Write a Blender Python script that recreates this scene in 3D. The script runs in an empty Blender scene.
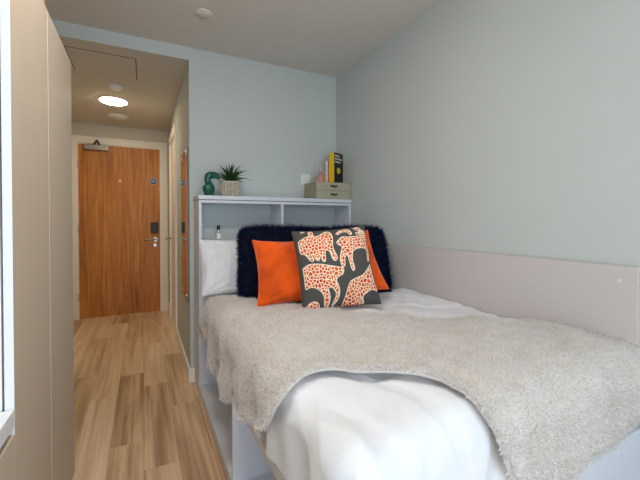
import bpy, bmesh, math, random
import numpy as np
from mathutils import Vector, Matrix

random.seed(7)
rng = np.random.default_rng(11)
PI = math.pi
scene = bpy.context.scene
C = scene.collection

# ------------------------------------------------------------------ camera
cam_data = bpy.data.cameras.new('camera')
cam_data.sensor_width = 36.0
cam_data.lens = 36.0 * 354.0 / 640.0
cam_data.shift_y = -15.4 / 640.0
cam_data.clip_start = 0.02
cam = bpy.data.objects.new('camera', cam_data)
cam.location = (0, 0, 1.15)
cam.rotation_euler = (math.radians(90 - 0.75), 0, math.radians(-26.57))
C.objects.link(cam)
scene.camera = cam

# ------------------------------------------------------------------ world, daylight, exposure
world = bpy.data.worlds.new('sky')
scene.world = world
world.use_nodes = True
wn = world.node_tree
bgn = wn.nodes['Background']
bgn.inputs['Color'].default_value = (0.76, 0.88, 1.0, 1)
bgn.inputs['Strength'].default_value = 5.4

WIN = dict(x0=-0.80, x1=1.00, z0=0.12, z1=2.02, y=-1.30)
port = bpy.data.lights.new('window_portal', 'AREA')
port.shape = 'RECTANGLE'
port.size = WIN['x1'] - WIN['x0']
port.size_y = WIN['z1'] - WIN['z0']
port.cycles.is_portal = True
po = bpy.data.objects.new('window_portal', port)
po.location = ((WIN['x0'] + WIN['x1']) / 2, WIN['y'] - 0.11, (WIN['z0'] + WIN['z1']) / 2)
po.rotation_euler = (math.radians(90), 0, 0)      # -Z of the lamp looks towards +Y
C.objects.link(po)

vs = scene.view_settings
vs.view_transform = 'Standard'
vs.look = 'None'
vs.gamma = 1
vs.use_curve_mapping = False
vs.exposure = 0.14
scene.cycles.use_denoising = True
scene.cycles.max_bounces = 10
scene.cycles.diffuse_bounces = 7
scene.cycles.transparent_max_bounces = 12
scene.cycles.sample_clamp_indirect = 6.0

# ------------------------------------------------------------------ helpers
def lin(r, g, b):
    f = lambda c: (c / 255 / 12.92) if c / 255 <= 0.04045 else ((c / 255 + 0.055) / 1.055) ** 2.4
    return (f(r), f(g), f(b), 1)

def mat(name, rgb, rough=0.6, metal=0.0, noise=0.0, nscale=8.0, bump=0.0, bscale=60.0, spec=0.5, sheen=0.0, coat=0.0):
    m = bpy.data.materials.new(name)
    m.use_nodes = True
    nt = m.node_tree
    p = nt.nodes['Principled BSDF']
    col = lin(*rgb)
    p.inputs['Base Color'].default_value = col
    p.inputs['Roughness'].default_value = rough
    p.inputs['Metallic'].default_value = metal
    p.inputs['Specular IOR Level'].default_value = spec
    if sheen:
        p.inputs['Sheen Weight'].default_value = sheen
        p.inputs['Sheen Roughness'].default_value = 0.4
    if coat:
        p.inputs['Coat Weight'].default_value = coat
    tc = None
    if noise or bump:
        tc = nt.nodes.new('ShaderNodeTexCoord')
    if noise:
        n = nt.nodes.new('ShaderNodeTexNoise')
        n.inputs['Scale'].default_value = nscale
        n.inputs['Detail'].default_value = 5
        nt.links.new(tc.outputs['Object'], n.inputs['Vector'])
        r = nt.nodes.new('ShaderNodeValToRGB')
        r.color_ramp.elements[0].position = 0.3
        r.color_ramp.elements[1].position = 0.7
        r.color_ramp.elements[0].color = tuple(c * (1 - noise) for c in col[:3]) + (1,)
        r.color_ramp.elements[1].color = tuple(min(1, c * (1 + noise)) for c in col[:3]) + (1,)
        nt.links.new(n.outputs['Fac'], r.inputs['Fac'])
        nt.links.new(r.outputs['Color'], p.inputs['Base Color'])
    if bump:
        n2 = nt.nodes.new('ShaderNodeTexNoise')
        n2.inputs['Scale'].default_value = bscale
        n2.inputs['Detail'].default_value = 3
        nt.links.new(tc.outputs['Object'], n2.inputs['Vector'])
        b = nt.nodes.new('ShaderNodeBump')
        b.inputs['Strength'].default_value = bump
        b.inputs['Distance'].default_value = 0.002
        nt.links.new(n2.outputs['Fac'], b.inputs['Height'])
        nt.links.new(b.outputs['Normal'], p.inputs['Normal'])
    return m

def wood_mat(name, dark, mid, light, grain, rough=0.4, var=0.0, scale=1.0, coat=0.0):
    """grain: which object axis the grain runs along ('Y' or 'Z')"""
    m = bpy.data.materials.new(name)
    m.use_nodes = True
    nt = m.node_tree
    L = nt.links.new
    p = nt.nodes['Principled BSDF']
    p.inputs['Roughness'].default_value = rough
    p.inputs['Coat Weight'].default_value = coat
    p.inputs['Coat Roughness'].default_value = 0.25
    tc = nt.nodes.new('ShaderNodeTexCoord')
    oi = nt.nodes.new('ShaderNodeObjectInfo')
    add = nt.nodes.new('ShaderNodeVectorMath'); add.operation = 'ADD'
    mul = nt.nodes.new('ShaderNodeMath'); mul.operation = 'MULTIPLY'; mul.inputs[1].default_value = 37.0
    L(oi.outputs['Random'], mul.inputs[0])
    L(tc.outputs['Object'], add.inputs[0])
    L(mul.outputs[0], add.inputs[1])
    mp = nt.nodes.new('ShaderNodeMapping')
    s = [14.0 * scale, 14.0 * scale, 14.0 * scale]
    s['XYZ'.index(grain)] = 1.1 * scale
    mp.inputs['Scale'].default_value = s
    L(add.outputs[0], mp.inputs['Vector'])
    n1 = nt.nodes.new('ShaderNodeTexNoise')
    n1.inputs['Scale'].default_value = 1.0; n1.inputs['Detail'].default_value = 6
    n1.inputs['Distortion'].default_value = 0.8
    L(mp.outputs[0], n1.inputs['Vector'])
    mp2 = nt.nodes.new('ShaderNodeMapping')
    s2 = [70.0 * scale, 70.0 * scale, 70.0 * scale]
    s2['XYZ'.index(grain)] = 2.2 * scale
    mp2.inputs['Scale'].default_value = s2
    L(add.outputs[0], mp2.inputs['Vector'])
    n2 = nt.nodes.new('ShaderNodeTexNoise')
    n2.inputs['Scale'].default_value = 1.0; n2.inputs['Detail'].default_value = 4
    L(mp2.outputs[0], n2.inputs['Vector'])
    mix = nt.nodes.new('ShaderNodeMath'); mix.operation = 'MULTIPLY_ADD'
    mix.inputs[1].default_value = 0.45
    L(n2.outputs['Fac'], mix.inputs[0])
    m2 = nt.nodes.new('ShaderNodeMath'); m2.operation = 'MULTIPLY'; m2.inputs[1].default_value = 0.62
    L(n1.outputs['Fac'], m2.inputs[0])
    L(m2.outputs[0], mix.inputs[2])
    src = mix.outputs[0]
    if var:
        v = nt.nodes.new('ShaderNodeMath'); v.operation = 'MULTIPLY_ADD'
        v.inputs[1].default_value = var
        L(oi.outputs['Random'], v.inputs[0]); L(src, v.inputs[2])
        sub = nt.nodes.new('ShaderNodeMath'); sub.operation = 'SUBTRACT'; sub.inputs[1].default_value = var / 2
        L(v.outputs[0], sub.inputs[0])
        src = sub.outputs[0]
    r = nt.nodes.new('ShaderNodeValToRGB')
    e = r.color_ramp.elements
    e[0].position = 0.34; e[0].color = lin(*dark)
    e[1].position = 0.72; e[1].color = lin(*light)
    k = e.new(0.52); k.color = lin(*mid)
    L(src, r.inputs['Fac'])
    L(r.outputs['Color'], p.inputs['Base Color'])
    b = nt.nodes.new('ShaderNodeBump')
    b.inputs['Strength'].default_value = 0.12
    b.inputs['Distance'].default_value = 0.002
    L(n2.outputs['Fac'], b.inputs['Height'])
    L(b.outputs['Normal'], p.inputs['Normal'])
    return m

def emit_mat(name, rgb, strength):
    m = bpy.data.materials.new(name)
    m.use_nodes = True
    p = m.node_tree.nodes['Principled BSDF']
    p.inputs['Base Color'].default_value = (1, 1, 1, 1)
    p.inputs['Emission Color'].default_value = lin(*rgb)
    p.inputs['Emission Strength'].default_value = strength
    return m

def glass_mat(name, tint=(1, 1, 1), clear=0.9, rough=0.02):
    """thin pane: mostly transparent with a little gloss"""
    m = bpy.data.materials.new(name)
    m.use_nodes = True
    nt = m.node_tree
    nt.nodes.remove(nt.nodes['Principled BSDF'])
    out = nt.nodes['Material Output']
    t = nt.nodes.new('ShaderNodeBsdfTransparent'); t.inputs['Color'].default_value = (*tint, 1)
    g = nt.nodes.new('ShaderNodeBsdfGlossy'); g.inputs['Roughness'].default_value = rough
    mx = nt.nodes.new('ShaderNodeMixShader'); mx.inputs[0].default_value = 1 - clear
    nt.links.new(t.outputs[0], mx.inputs[1]); nt.links.new(g.outputs[0], mx.inputs[2])
    nt.links.new(mx.outputs[0], out.inputs['Surface'])
    return m

def add_box(bm, x0, x1, y0, y1, z0, z1):
    v = [bm.verts.new(p) for p in ((x0, y0, z0), (x1, y0, z0), (x1, y1, z0), (x0, y1, z0),
                                   (x0, y0, z1), (x1, y0, z1), (x1, y1, z1), (x0, y1, z1))]
    for f in ((0, 3, 2, 1), (4, 5, 6, 7), (0, 1, 5, 4), (1, 2, 6, 5), (2, 3, 7, 6), (3, 0, 4, 7)):
        bm.faces.new([v[i] for i in f])

def finish(name, bm, m, parent=None, loc=None, smooth=False, bevel=0.0, seg=2):
    """bmesh in world coordinates -> one mesh object with its origin at loc"""
    if bevel:
        bmesh.ops.bevel(bm, geom=[e for e in bm.edges], offset=bevel, segments=seg, affect='EDGES', profile=0.5)
    bmesh.ops.recalc_face_normals(bm, faces=bm.faces)
    if loc is not None:
        bmesh.ops.translate(bm, verts=bm.verts, vec=-Vector(loc))
    me = bpy.data.meshes.new(name)
    bm.to_mesh(me); bm.free()
    if smooth:
        me.polygons.foreach_set('use_smooth', [True] * len(me.polygons))
    for q in (m if isinstance(m, (list, tuple)) else [m]):
        me.materials.append(q)
    o = bpy.data.objects.new(name, me)
    C.objects.link(o)
    if parent is not None:
        o.parent = parent
        if loc is not None:
            o.location = Vector(loc) - base_of(parent)
        else:
            o.location = -base_of(parent)
    elif loc is not None:
        o.location = loc
    return o

def base_of(o):
    v = Vector((0, 0, 0))
    while o is not None:
        v = v + o.location
        o = o.parent
    return v

def box(name, b, m, parent=None, bevel=0.0, loc=None, seg=2):
    bm = bmesh.new(); add_box(bm, *b)
    if loc is None:
        loc = ((b[0] + b[1]) / 2, (b[2] + b[3]) / 2, b[4])
    return finish(name, bm, m, parent, loc, bevel=bevel, seg=seg)

def boxes(name, bs, m, parent=None, loc=None):
    bm = bmesh.new()
    for b in bs:
        add_box(bm, *b)
    return finish(name, bm, m, parent, loc)

def thing(name, loc, label, cat, group=None):
    o = bpy.data.objects.new(name, None)
    o.empty_display_size = 0.05
    C.objects.link(o); o.location = loc
    return tag(o, label, cat, group)

def tag(o, label, cat=None, group=None, kind=None):
    o['label'] = label
    if cat: o['category'] = cat
    if group: o['group'] = group
    if kind: o['kind'] = kind
    return o

def struct(o, label, cat):
    return tag(o, label, cat, kind='structure')

def cyl(bm, p0, p1, r0, r1=None, n=16, cap=True):
    r1 = r0 if r1 is None else r1
    p0, p1 = Vector(p0), Vector(p1)
    d = (p1 - p0).normalized()
    a = d.orthogonal().normalized(); b = d.cross(a)
    r = []
    for p, q in ((p0, r0), (p1, r1)):
        r.append([bm.verts.new(p + (a * math.cos(2 * PI * i / n) + b * math.sin(2 * PI * i / n)) * q) for i in range(n)])
    for i in range(n):
        bm.faces.new((r[0][i], r[0][(i + 1) % n], r[1][(i + 1) % n], r[1][i]))
    if cap:
        bm.faces.new(r[0]); bm.faces.new(r[1])

def lathe(bm, prof, c=(0, 0, 0), n=28, axis='Z', rfun=None):
    rings = []
    for (r, z) in prof:
        ring = []
        for i in range(n):
            a = 2 * PI * i / n
            q = r * (rfun(a, z) if rfun else 1)
            p = Vector((q * math.cos(a), q * math.sin(a), z))
            if axis == 'Y': p = Vector((p.x, p.z, p.y))
            if axis == 'X': p = Vector((p.z, p.x, p.y))
            ring.append(bm.verts.new(p + Vector(c)))
        rings.append(ring)
    for k in range(len(rings) - 1):
        for i in range(n):
            bm.faces.new((rings[k][i], rings[k][(i + 1) % n], rings[k + 1][(i + 1) % n], rings[k + 1][i]))
    bm.faces.new(rings[0]); bm.faces.new(rings[-1])

def tube(bm, pts, radii, n=12):
    pts = [Vector(p) for p in pts]
    rings = []
    up = Vector((0, 1, 0.01))
    for i, p in enumerate(pts):
        d = (pts[min(i + 1, len(pts) - 1)] - pts[max(i - 1, 0)]).normalized()
        a = d.cross(up).normalized(); b = d.cross(a).normalized()
        r = radii[i]
        rx, ry = r if isinstance(r, tuple) else (r, r)
        rings.append([bm.verts.new(p + a * math.cos(2 * PI * k / n) * rx + b * math.sin(2 * PI * k / n) * ry) for k in range(n)])
    for j in range(len(rings) - 1):
        for k in range(n):
            bm.faces.new((rings[j][k], rings[j][(k + 1) % n], rings[j + 1][(k + 1) % n], rings[j + 1][k]))
    bm.faces.new(rings[0]); bm.faces.new(rings[-1])

def grid_mesh(name, P, m, parent=None, loc=(0, 0, 0), smooth=True, close=False, attrs=None):
    """P: (nu,nv,3) array in world coordinates"""
    nu, nv = P.shape[:2]
    V = (P.reshape(-1, 3) - np.array(loc)).tolist()
    F = [(i * nv + j, (i + 1) * nv + j, (i + 1) * nv + j + 1, i * nv + j + 1) for i in range(nu - 1) for j in range(nv - 1)]
    return raw_mesh(name, V, F, m, parent, loc, smooth)

def raw_mesh(name, V, F, m, parent=None, loc=(0, 0, 0), smooth=False):
    me = bpy.data.meshes.new(name)
    me.from_pydata(V, [], F)
    if smooth:
        me.polygons.foreach_set('use_smooth', [True] * len(me.polygons))
    for q in (m if isinstance(m, (list, tuple)) else [m]):
        me.materials.append(q)
    me.update()
    o = bpy.data.objects.new(name, me)
    C.objects.link(o)
    if parent is not None:
        o.parent = parent
        o.location = Vector(loc) - base_of(parent)
    else:
        o.location = loc
    return o

def grid_normals(P):
    du = np.gradient(P, axis=0); dv = np.gradient(P, axis=1)
    n = np.cross(du, dv)
    return n / (np.linalg.norm(n, axis=2, keepdims=True) + 1e-12)

def sample_grid(P, N, count):
    """area-weighted random points on a grid surface"""
    nu, nv = P.shape[:2]
    a = np.linalg.norm(np.cross(P[1:, :-1] - P[:-1, :-1], P[:-1, 1:] - P[:-1, :-1]), axis=2)
    pr = (a / a.sum()).ravel()
    c = rng.choice(pr.size, count, p=pr)
    i, j = np.divmod(c, nv - 1)
    s, t = rng.random(count)[:, None], rng.random(count)[:, None]
    f = lambda G: (G[i, j] * (1 - s) * (1 - t) + G[i + 1, j] * s * (1 - t) + G[i, j + 1] * (1 - s) * t + G[i + 1, j + 1] * s * t)
    n = f(N)
    return f(P), n / (np.linalg.norm(n, axis=1, keepdims=True) + 1e-9)

def strands(name, P, N, length, width, lean, flow, m, parent, loc):
    """short curved tapering hairs, one joined mesh; 'tip' runs from root to tip"""
    k = len(P)
    rv = rng.normal(size=(k, 3))
    t = rv - (rv * N).sum(1, keepdims=True) * N
    t /= np.linalg.norm(t, axis=1, keepdims=True) + 1e-9
    fl = np.array(flow)[None, :] if np.ndim(flow) == 1 else flow
    fl = fl - (fl * N).sum(1, keepdims=True) * N
    d1 = N + lean * 0.6 * t + 0.5 * fl
    d1 /= np.linalg.norm(d1, axis=1, keepdims=True)
    d2 = N * 0.55 + lean * 1.3 * t + 1.1 * fl
    d2 /= np.linalg.norm(d2, axis=1, keepdims=True)
    L = (length * (0.6 + 0.7 * rng.random(k)))[:, None]
    w = np.cross(d1, rng.normal(size=(k, 3)))
    w /= np.linalg.norm(w, axis=1, keepdims=True) + 1e-9
    w *= width * 0.5
    a = P - N * 0.002
    b = a + d1 * L * 0.55
    c = b + d2 * L * 0.45
    V = np.stack([a - w, a + w, b - w * 0.8, b + w * 0.8, c], axis=1).reshape(-1, 3) - np.array(loc)
    base = (np.arange(k) * 5)[:, None]
    T = np.concatenate([base + np.array([[0, 1, 3]]), base + np.array([[0, 3, 2]]), base + np.array([[2, 3, 4]])], axis=0)
    me = bpy.data.meshes.new(name)
    me.vertices.add(len(V)); me.vertices.foreach_set('co', V.astype(np.float32).ravel())
    nt_ = len(T)
    me.loops.add(nt_ * 3); me.loops.foreach_set('vertex_index', T.astype(np.int32).ravel())
    me.polygons.add(nt_)
    me.polygons.foreach_set('loop_start', np.arange(0, nt_ * 3, 3, dtype=np.int32))
    me.update(calc_edges=True)
    tip = np.tile(np.array([0, 0, 0.55, 0.55, 1.0]), k)
    a2 = me.attributes.new('tip', 'FLOAT', 'POINT'); a2.data.foreach_set('value', tip.astype(np.float32))
    me.materials.append(m)
    o = bpy.data.objects.new(name, me); C.objects.link(o)
    o.parent = parent; o.location = Vector(loc) - base_of(parent)
    o['kind'] = 'stuff'
    return o

def fur_mat(name, root, tipc, through=0.45):
    m = bpy.data.materials.new(name)
    m.use_nodes = True
    nt = m.node_tree; L = nt.links.new
    nt.nodes.remove(nt.nodes['Principled BSDF'])
    t = nt.nodes.new('ShaderNodeAttribute'); t.attribute_name = 'tip'
    r = nt.nodes.new('ShaderNodeValToRGB')
    r.color_ramp.elements[0].color = lin(*root); r.color_ramp.elements[1].color = lin(*tipc)
    L(t.outputs['Fac'], r.inputs['Fac'])
    df = nt.nodes.new('ShaderNodeBsdfDiffuse'); tr = nt.nodes.new('ShaderNodeBsdfTranslucent')
    L(r.outputs['Color'], df.inputs['Color']); L(r.outputs['Color'], tr.inputs['Color'])
    mx = nt.nodes.new('ShaderNodeMixShader'); mx.inputs[0].default_value = through
    L(df.outputs[0], mx.inputs[1]); L(tr.outputs[0], mx.inputs[2])
    L(mx.outputs[0], nt.nodes['Material Output'].inputs['Surface'])
    return m

# ------------------------------------------------------------------ materials
M = {}
M['wall'] = mat('pale_blue_paint', (194, 201, 200), 0.85, noise=0.015, nscale=2.5, bump=0.05, bscale=220, spec=0.2)
M['cream'] = mat('off_white_paint', (206, 201, 190), 0.85, noise=0.015, nscale=2.5, bump=0.05, bscale=220, spec=0.2)
M['ceil'] = mat('ceiling_paint', (214, 209, 203), 0.9, noise=0.01, nscale=2, spec=0.15)
M['gloss'] = mat('white_gloss_paint', (240, 236, 228), 0.45)
M['lam'] = mat('light_grey_laminate', (211, 215, 225), 0.5, noise=0.01, nscale=6)
M['panel'] = mat('warm_grey_laminate', (200, 194, 193), 0.55, noise=0.012, nscale=6)
M['grei'] = mat('greige_laminate', (206, 189, 170), 0.5, noise=0.012, nscale=5, spec=0.35)
M['white_and_lit'] = mat('white_and_lit_edge', (236, 238, 242), 0.45)
M['dark_gap'] = mat('dark_shadow_gap', (40, 44, 60), 0.8)
M['oak'] = wood_mat('oak_veneer', (128, 72, 20), (188, 118, 44), (214, 150, 72), 'Z', 0.5, coat=0.05)
M['plank'] = wood_mat('oak_vinyl_plank', (164, 130, 98), (216, 184, 148), (238, 214, 182), 'Y', 0.42, var=0.22, scale=0.55, coat=0.1)
M['joint'] = mat('dark_joint', (70, 52, 38), 0.9)
M['steel'] = mat('brushed_steel', (190, 186, 180), 0.32, metal=1.0, bump=0.05, bscale=300)
M['silver'] = mat('silver_painted_metal', (150, 145, 136), 0.4, metal=0.7)
M['black'] = mat('black_plastic', (28, 26, 26), 0.4)
M['brass'] = mat('brass', (190, 150, 90), 0.3, metal=1.0)
M['blue'] = mat('blue_sign', (52, 104, 150), 0.4)
M['white'] = mat('white_plastic', (230, 230, 228), 0.4)
M['linen'] = mat('white_cotton', (230, 231, 236), 0.9, bump=0.12, bscale=260, spec=0.1, sheen=0.1)
M['orange'] = mat('orange_velvet', (228, 88, 20), 0.75, noise=0.28, nscale=7, bump=0.1, bscale=120, spec=0.15, sheen=0.35)
M['navy_base'] = mat('navy_backing', (16, 20, 40), 0.95)
M['navy'] = fur_mat('navy_fur', (12, 15, 29), (40, 50, 88), 0.3)  # paler tips put the blue sheen into the fur colour
M['throw_base'] = mat('cream_fleece_backing', (214, 206, 198), 0.95, noise=0.05, nscale=14, bump=0.5, bscale=120, spec=0.1)
M['throw'] = fur_mat('cream_fleece_pile', (229, 224, 221), (250, 249, 250), 0.45)
M['green_glaze'] = mat('teal_green_glaze', (6, 86, 70), 0.35, noise=0.08, nscale=30)
M['leaf'] = mat('dark_green_leaf', (30, 66, 26), 0.45, noise=0.3, nscale=40)
M['pot'] = mat('beige_grey_stoneware', (178, 166, 150), 0.75, noise=0.22, nscale=60, bump=0.3, bscale=120)
M['potdark'] = mat('pot_rim_inside', (205, 196, 180), 0.7)
M['soil'] = mat('soil', (50, 38, 28), 0.95)
M['kraft'] = mat('sage_kraft_board', (158, 152, 130), 0.8, noise=0.05, nscale=20, bump=0.1, bscale=150)
M['kraft2'] = mat('sage_kraft_front', (170, 164, 142), 0.8, noise=0.05, nscale=20, bump=0.1, bscale=150)
M['leather'] = mat('black_leather_tab', (34, 28, 24), 0.5)
M['yellow'] = mat('yellow_cover', (226, 190, 30), 0.5)
M['bookblack'] = mat('black_cover', (22, 22, 24), 0.45)
M['bookwhite'] = mat('white_cover', (228, 220, 220), 0.5)
M['bookred'] = mat('coral_cover', (196, 84, 70), 0.5)
M['paper'] = mat('page_edges', (232, 224, 204), 0.8)
M['pinkglass'] = mat('coral_glass', (240, 172, 156), 0.12, spec=0.6)
M['pinkglass'].node_tree.nodes['Principled BSDF'].inputs['Transmission Weight'].default_value = 0.55
M['paleglass'] = mat('pale_glass', (225, 225, 215), 0.1)
M['paleglass'].node_tree.nodes['Principled BSDF'].inputs['Transmission Weight'].default_value = 0.6
M['glass'] = glass_mat('window_glass', (0.97, 0.98, 0.98), 0.93)
M['mirror'] = mat('mirror_silver', (235, 235, 232), 0.01, metal=1.0)
M['lamp'] = emit_mat('lit_diffuser', (255, 232, 194), 50.0)
M['added_lamp'] = emit_mat('added_lamp_diffuser', (255, 248, 238), 27.0)
M['lampwhite'] = mat('white_lamp_rim', (235, 232, 226), 0.4)
M['yellowfab'] = mat('yellow_card', (212, 168, 30), 0.6)
M['greybox'] = mat('charcoal_trim', (60, 58, 54), 0.6)

# ------------------------------------------------------------------ room shell
XL, XR = -0.87, 1.475          # left and right walls of the room
YH = 2.645                     # headboard wall
YD = 4.90                      # wall of the entrance door
YB = WIN['y']                  # window wall, behind the camera
XC = 0.295                     # corridor side of the bathroom wall
ZC, ZK = 2.36, 2.272           # ceiling, lower corridor ceiling

# floor with separate planks
fl = boxes('floor', [(XL - 0.1, XR + 0.1, YB - 0.1, YD + 0.1, -0.10, -0.0035)], M['joint'], loc=(0.3, 1.8, -0.1))
struct(fl, 'oak-look plank floor running to the entrance door', 'floor')
PW, PL = 0.1525, 0.92
strip_off = {-2: 3.08, -1: 2.65, 0: 2.05, 1: 1.80, 2: 2.35, 3: 2.75, -3: 2.2, -4: 2.9, -5: 2.5}
bm = bmesh.new(); add_box(bm, 0.0005, PW - 0.0005, 0.0006, PL - 0.0006, -0.004, 0.0)
bmesh.ops.recalc_face_normals(bm, faces=bm.faces)
pme = bpy.data.meshes.new('plank'); bm.to_mesh(pme); bm.free(); pme.materials.append(M['plank'])
for s in range(-6, 9):
    x = -0.155 + 0.1525 * s
    if x + PW < XL or x > XR: continue
    off = strip_off.get(s, 1.9 + 0.37 * s)
    y = off - PL * 6
    while y < YD:
        if y + PL > YB and not (x > 0.30 and y > YH):
            o = bpy.data.objects.new('plank', pme); C.objects.link(o)
            o.parent = fl; o.location = Vector((x, y, 0)) - base_of(fl)
        y += PL

cl = box('ceiling', (XL - 0.1, XR + 0.1, YB - 0.1, YH + 0.1, ZC, ZC + 0.1), M['ceil'])
struct(cl, 'plain grey white ceiling above the bed', 'ceiling')
ck = box('ceiling_corridor', (XL - 0.1, XC + 0.1, YH + 0.1, YD + 0.1, ZK, ZK + 0.1), M['cream'])
struct(ck, 'lower cream ceiling of the entrance corridor', 'ceiling')

wr = box('wall_right', (XR, XR + 0.1, YB - 0.1, YH + 0.1, -0.1, ZC + 0.1), M['wall'])
struct(wr, 'pale blue wall along the bed', 'wall')

bm = bmesh.new(); add_box(bm, XC, XR, YH, YH + 0.1, -0.1, ZC)
wh = finish('wall_headboard', bm, [M['wall'], M['wall']], loc=(0.9, YH, -0.1))
for f in wh.data.polygons:
    if f.normal.x < -0.9: f.material_index = 1
struct(wh, 'pale blue wall behind the headboard shelves', 'wall')
bm = bmesh.new(); add_box(bm, XL, XC, YH, YH + 0.1, ZK, ZC)
wb = finish('wall_bulkhead', bm, [M['wall'], M['cream']], loc=(-0.3, YH, ZK))
for f in wb.data.polygons:
    if f.normal.z < -0.9: f.material_index = 1
struct(wb, 'narrow pale blue bulkhead above the corridor opening', 'wall')

wl = box('wall_left', (XL - 0.1, XL, YB - 0.1, YD + 0.1, -0.1, ZC + 0.1), M['cream'])
struct(wl, 'off-white wall behind the wardrobe', 'wall')

D2 = (3.74, 4.46, 2.03)        # bathroom door opening: y0, y1, height
wc = boxes('wall_corridor', [(XC, XC + 0.1, YH + 0.1, D2[0], -0.1, ZK), (XC, XC + 0.1, D2[1], YD, -0.1, ZK),
                             (XC, XC + 0.1, D2[0], D2[1], D2[2], ZK)], M['wall'], loc=(XC, 3.4, -0.1))
struct(wc, 'pale corridor wall with mirror and bathroom door', 'wall')
D1 = (-0.685, 0.212, 2.052)    # entrance door opening
we = boxes('wall_entrance', [(XL, D1[0], YD, YD + 0.1, -0.1, ZK), (D1[1], XC + 0.1, YD, YD + 0.1, -0.1, ZK),
                             (D1[0], D1[1], YD, YD + 0.1, D1[2], ZK)], M['cream'], loc=(-0.3, YD, -0.1))
struct(we, 'cream wall around the oak entrance door', 'wall')

W = WIN
ww = boxes('wall_window', [(XL, W['x0'], YB - 0.1, YB, -0.1, ZC), (W['x1'], XR, YB - 0.1, YB, -0.1, ZC),
                           (W['x0'], W['x1'], YB - 0.1, YB, -0.1, W['z0']), (W['x0'], W['x1'], YB - 0.1, YB, W['z1'], ZC)],
           M['wall'], loc=(0.3, YB, -0.1))
struct(ww, 'pale blue wall with the large window opposite the headboard', 'wall')

# window
wx = (W['x0'] + W['x1']) / 2
win = thing('window_1', (wx, YB - 0.05, W['z0']), 'wide white framed window lighting the room', 'window')
win['kind'] = 'structure'
fw = 0.05
boxes('window_frame', [(W['x0'], W['x1'], YB - 0.09, YB - 0.03, W['z0'], W['z0'] + fw), (W['x0'], W['x1'], YB - 0.09, YB - 0.03, W['z1'] - fw, W['z1']),
                       (W['x0'], W['x0'] + fw, YB - 0.09, YB - 0.03, W['z0'] + fw, W['z1'] - fw), (W['x1'] - fw, W['x1'], YB - 0.09, YB - 0.03, W['z0'] + fw, W['z1'] - fw),
                       (wx - 0.03, wx + 0.03, YB - 0.09, YB - 0.03, W['z0'] + fw, W['z1'] - fw)], M['gloss'], win, loc=(wx, YB - 0.06, W['z0']))
for a, b in ((W['x0'] + fw, wx - 0.03), (wx + 0.03, W['x1'] - fw)):
    box('pane', (a, b, YB - 0.064, YB - 0.058, W['z0'] + fw, W['z1'] - fw), M['glass'], win)
box('window_sill', (W['x0'] - 0.04, W['x1'] + 0.04, YB - 0.03, YB + 0.06, W['z0'] - 0.03, W['z0']), M['gloss'], win, bevel=0.004)

# baseboards
bb = box('baseboard_corridor', (XC - 0.014, XC, YH - 0.014, D2[0] - 0.07, 0, 0.10), M['gloss'], bevel=0.003)
struct(bb, 'white skirting board along the corridor wall', 'baseboard')
bb = box('baseboard_headboard', (XC, XC + 0.028, YH - 0.014, YH, 0, 0.10), M['gloss'], bevel=0.003)
struct(bb, 'short white skirting return beside the headboard unit', 'baseboard')
bb = box('baseboard_entrance', (D1[1] + 0.07, XC, YD - 0.014, YD, 0, 0.10), M['gloss'], bevel=0.003)
struct(bb, 'short white skirting right of the entrance door', 'baseboard')
bb = box('baseboard_bathroom', (XC - 0.014, XC, D2[1] + 0.07, YD - 0.014, 0, 0.10), M['gloss'], bevel=0.003)
struct(bb, 'short white skirting between bathroom door and entrance wall', 'baseboard')

# ------------------------------------------------------------------ entrance door
d = thing('door_1', ((D1[0] + D1[1]) / 2, YD, 0), 'oak veneer entrance door in a white frame with closer', 'door')
d['kind'] = 'structure'
aw = 0.068
boxes('architrave', [(D1[0] - aw, D1[0] + 0.01, YD - 0.018, YD, 0, D1[2] + aw), (D1[1] - 0.01, D1[1] + aw, YD - 0.018, YD, 0, D1[2] + aw),
                     (D1[0] + 0.01, D1[1] - 0.01, YD - 0.018, YD, D1[2] - 0.01, D1[2] + aw)], M['gloss'], d, loc=(D1[0], YD, 0))
boxes('door_lining', [(D1[0], D1[0] + 0.02, YD, YD + 0.1, 0, D1[2]), (D1[1] - 0.02, D1[1], YD, YD + 0.1, 0, D1[2]),
                      (D1[0] + 0.02, D1[1] - 0.02, YD, YD + 0.1, D1[2] - 0.02, D1[2])], M['gloss'], d, loc=(D1[0], YD, 0))
lf = box('leaf', (D1[0] + 0.014, D1[1] - 0.014, YD + 0.004, YD + 0.05, 0.001, D1[2] - 0.014), M['oak'], d)
yl = YD + 0.004
for z in (0.25, 1.05, 1.80):
    bm = bmesh.new(); cyl(bm, (D1[0] + 0.012, yl - 0.004, z - 0.05), (D1[0] + 0.012, yl - 0.004, z + 0.05), 0.009, n=10)
    finish('hinge', bm, M['steel'], d, loc=(D1[0] + 0.012, yl - 0.004, z - 0.05))
# closer
cx0 = D1[0] + 0.085
c = box('closer_body', (cx0, cx0 + 0.235, yl - 0.055, yl, 1.965, 2.025), M['silver'], d, bevel=0.005)
box('closer_cap', (cx0 + 0.225, cx0 + 0.238, yl - 0.057, yl, 1.963, 2.027), M['steel'], c, bevel=0.003)
bm = bmesh.new()
cyl(bm, (cx0 + 0.09, yl - 0.03, 2.02), (cx0 + 0.125, yl - 0.055, 2.075), 0.009, n=8)
cyl(bm, (cx0 + 0.125, yl - 0.055, 2.075), (cx0 + 0.15, yl - 0.015, 2.035), 0.009, n=8)
finish('closer_arm', bm, M['black'], c, loc=(cx0 + 0.1, yl - 0.03, 2.02))
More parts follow.
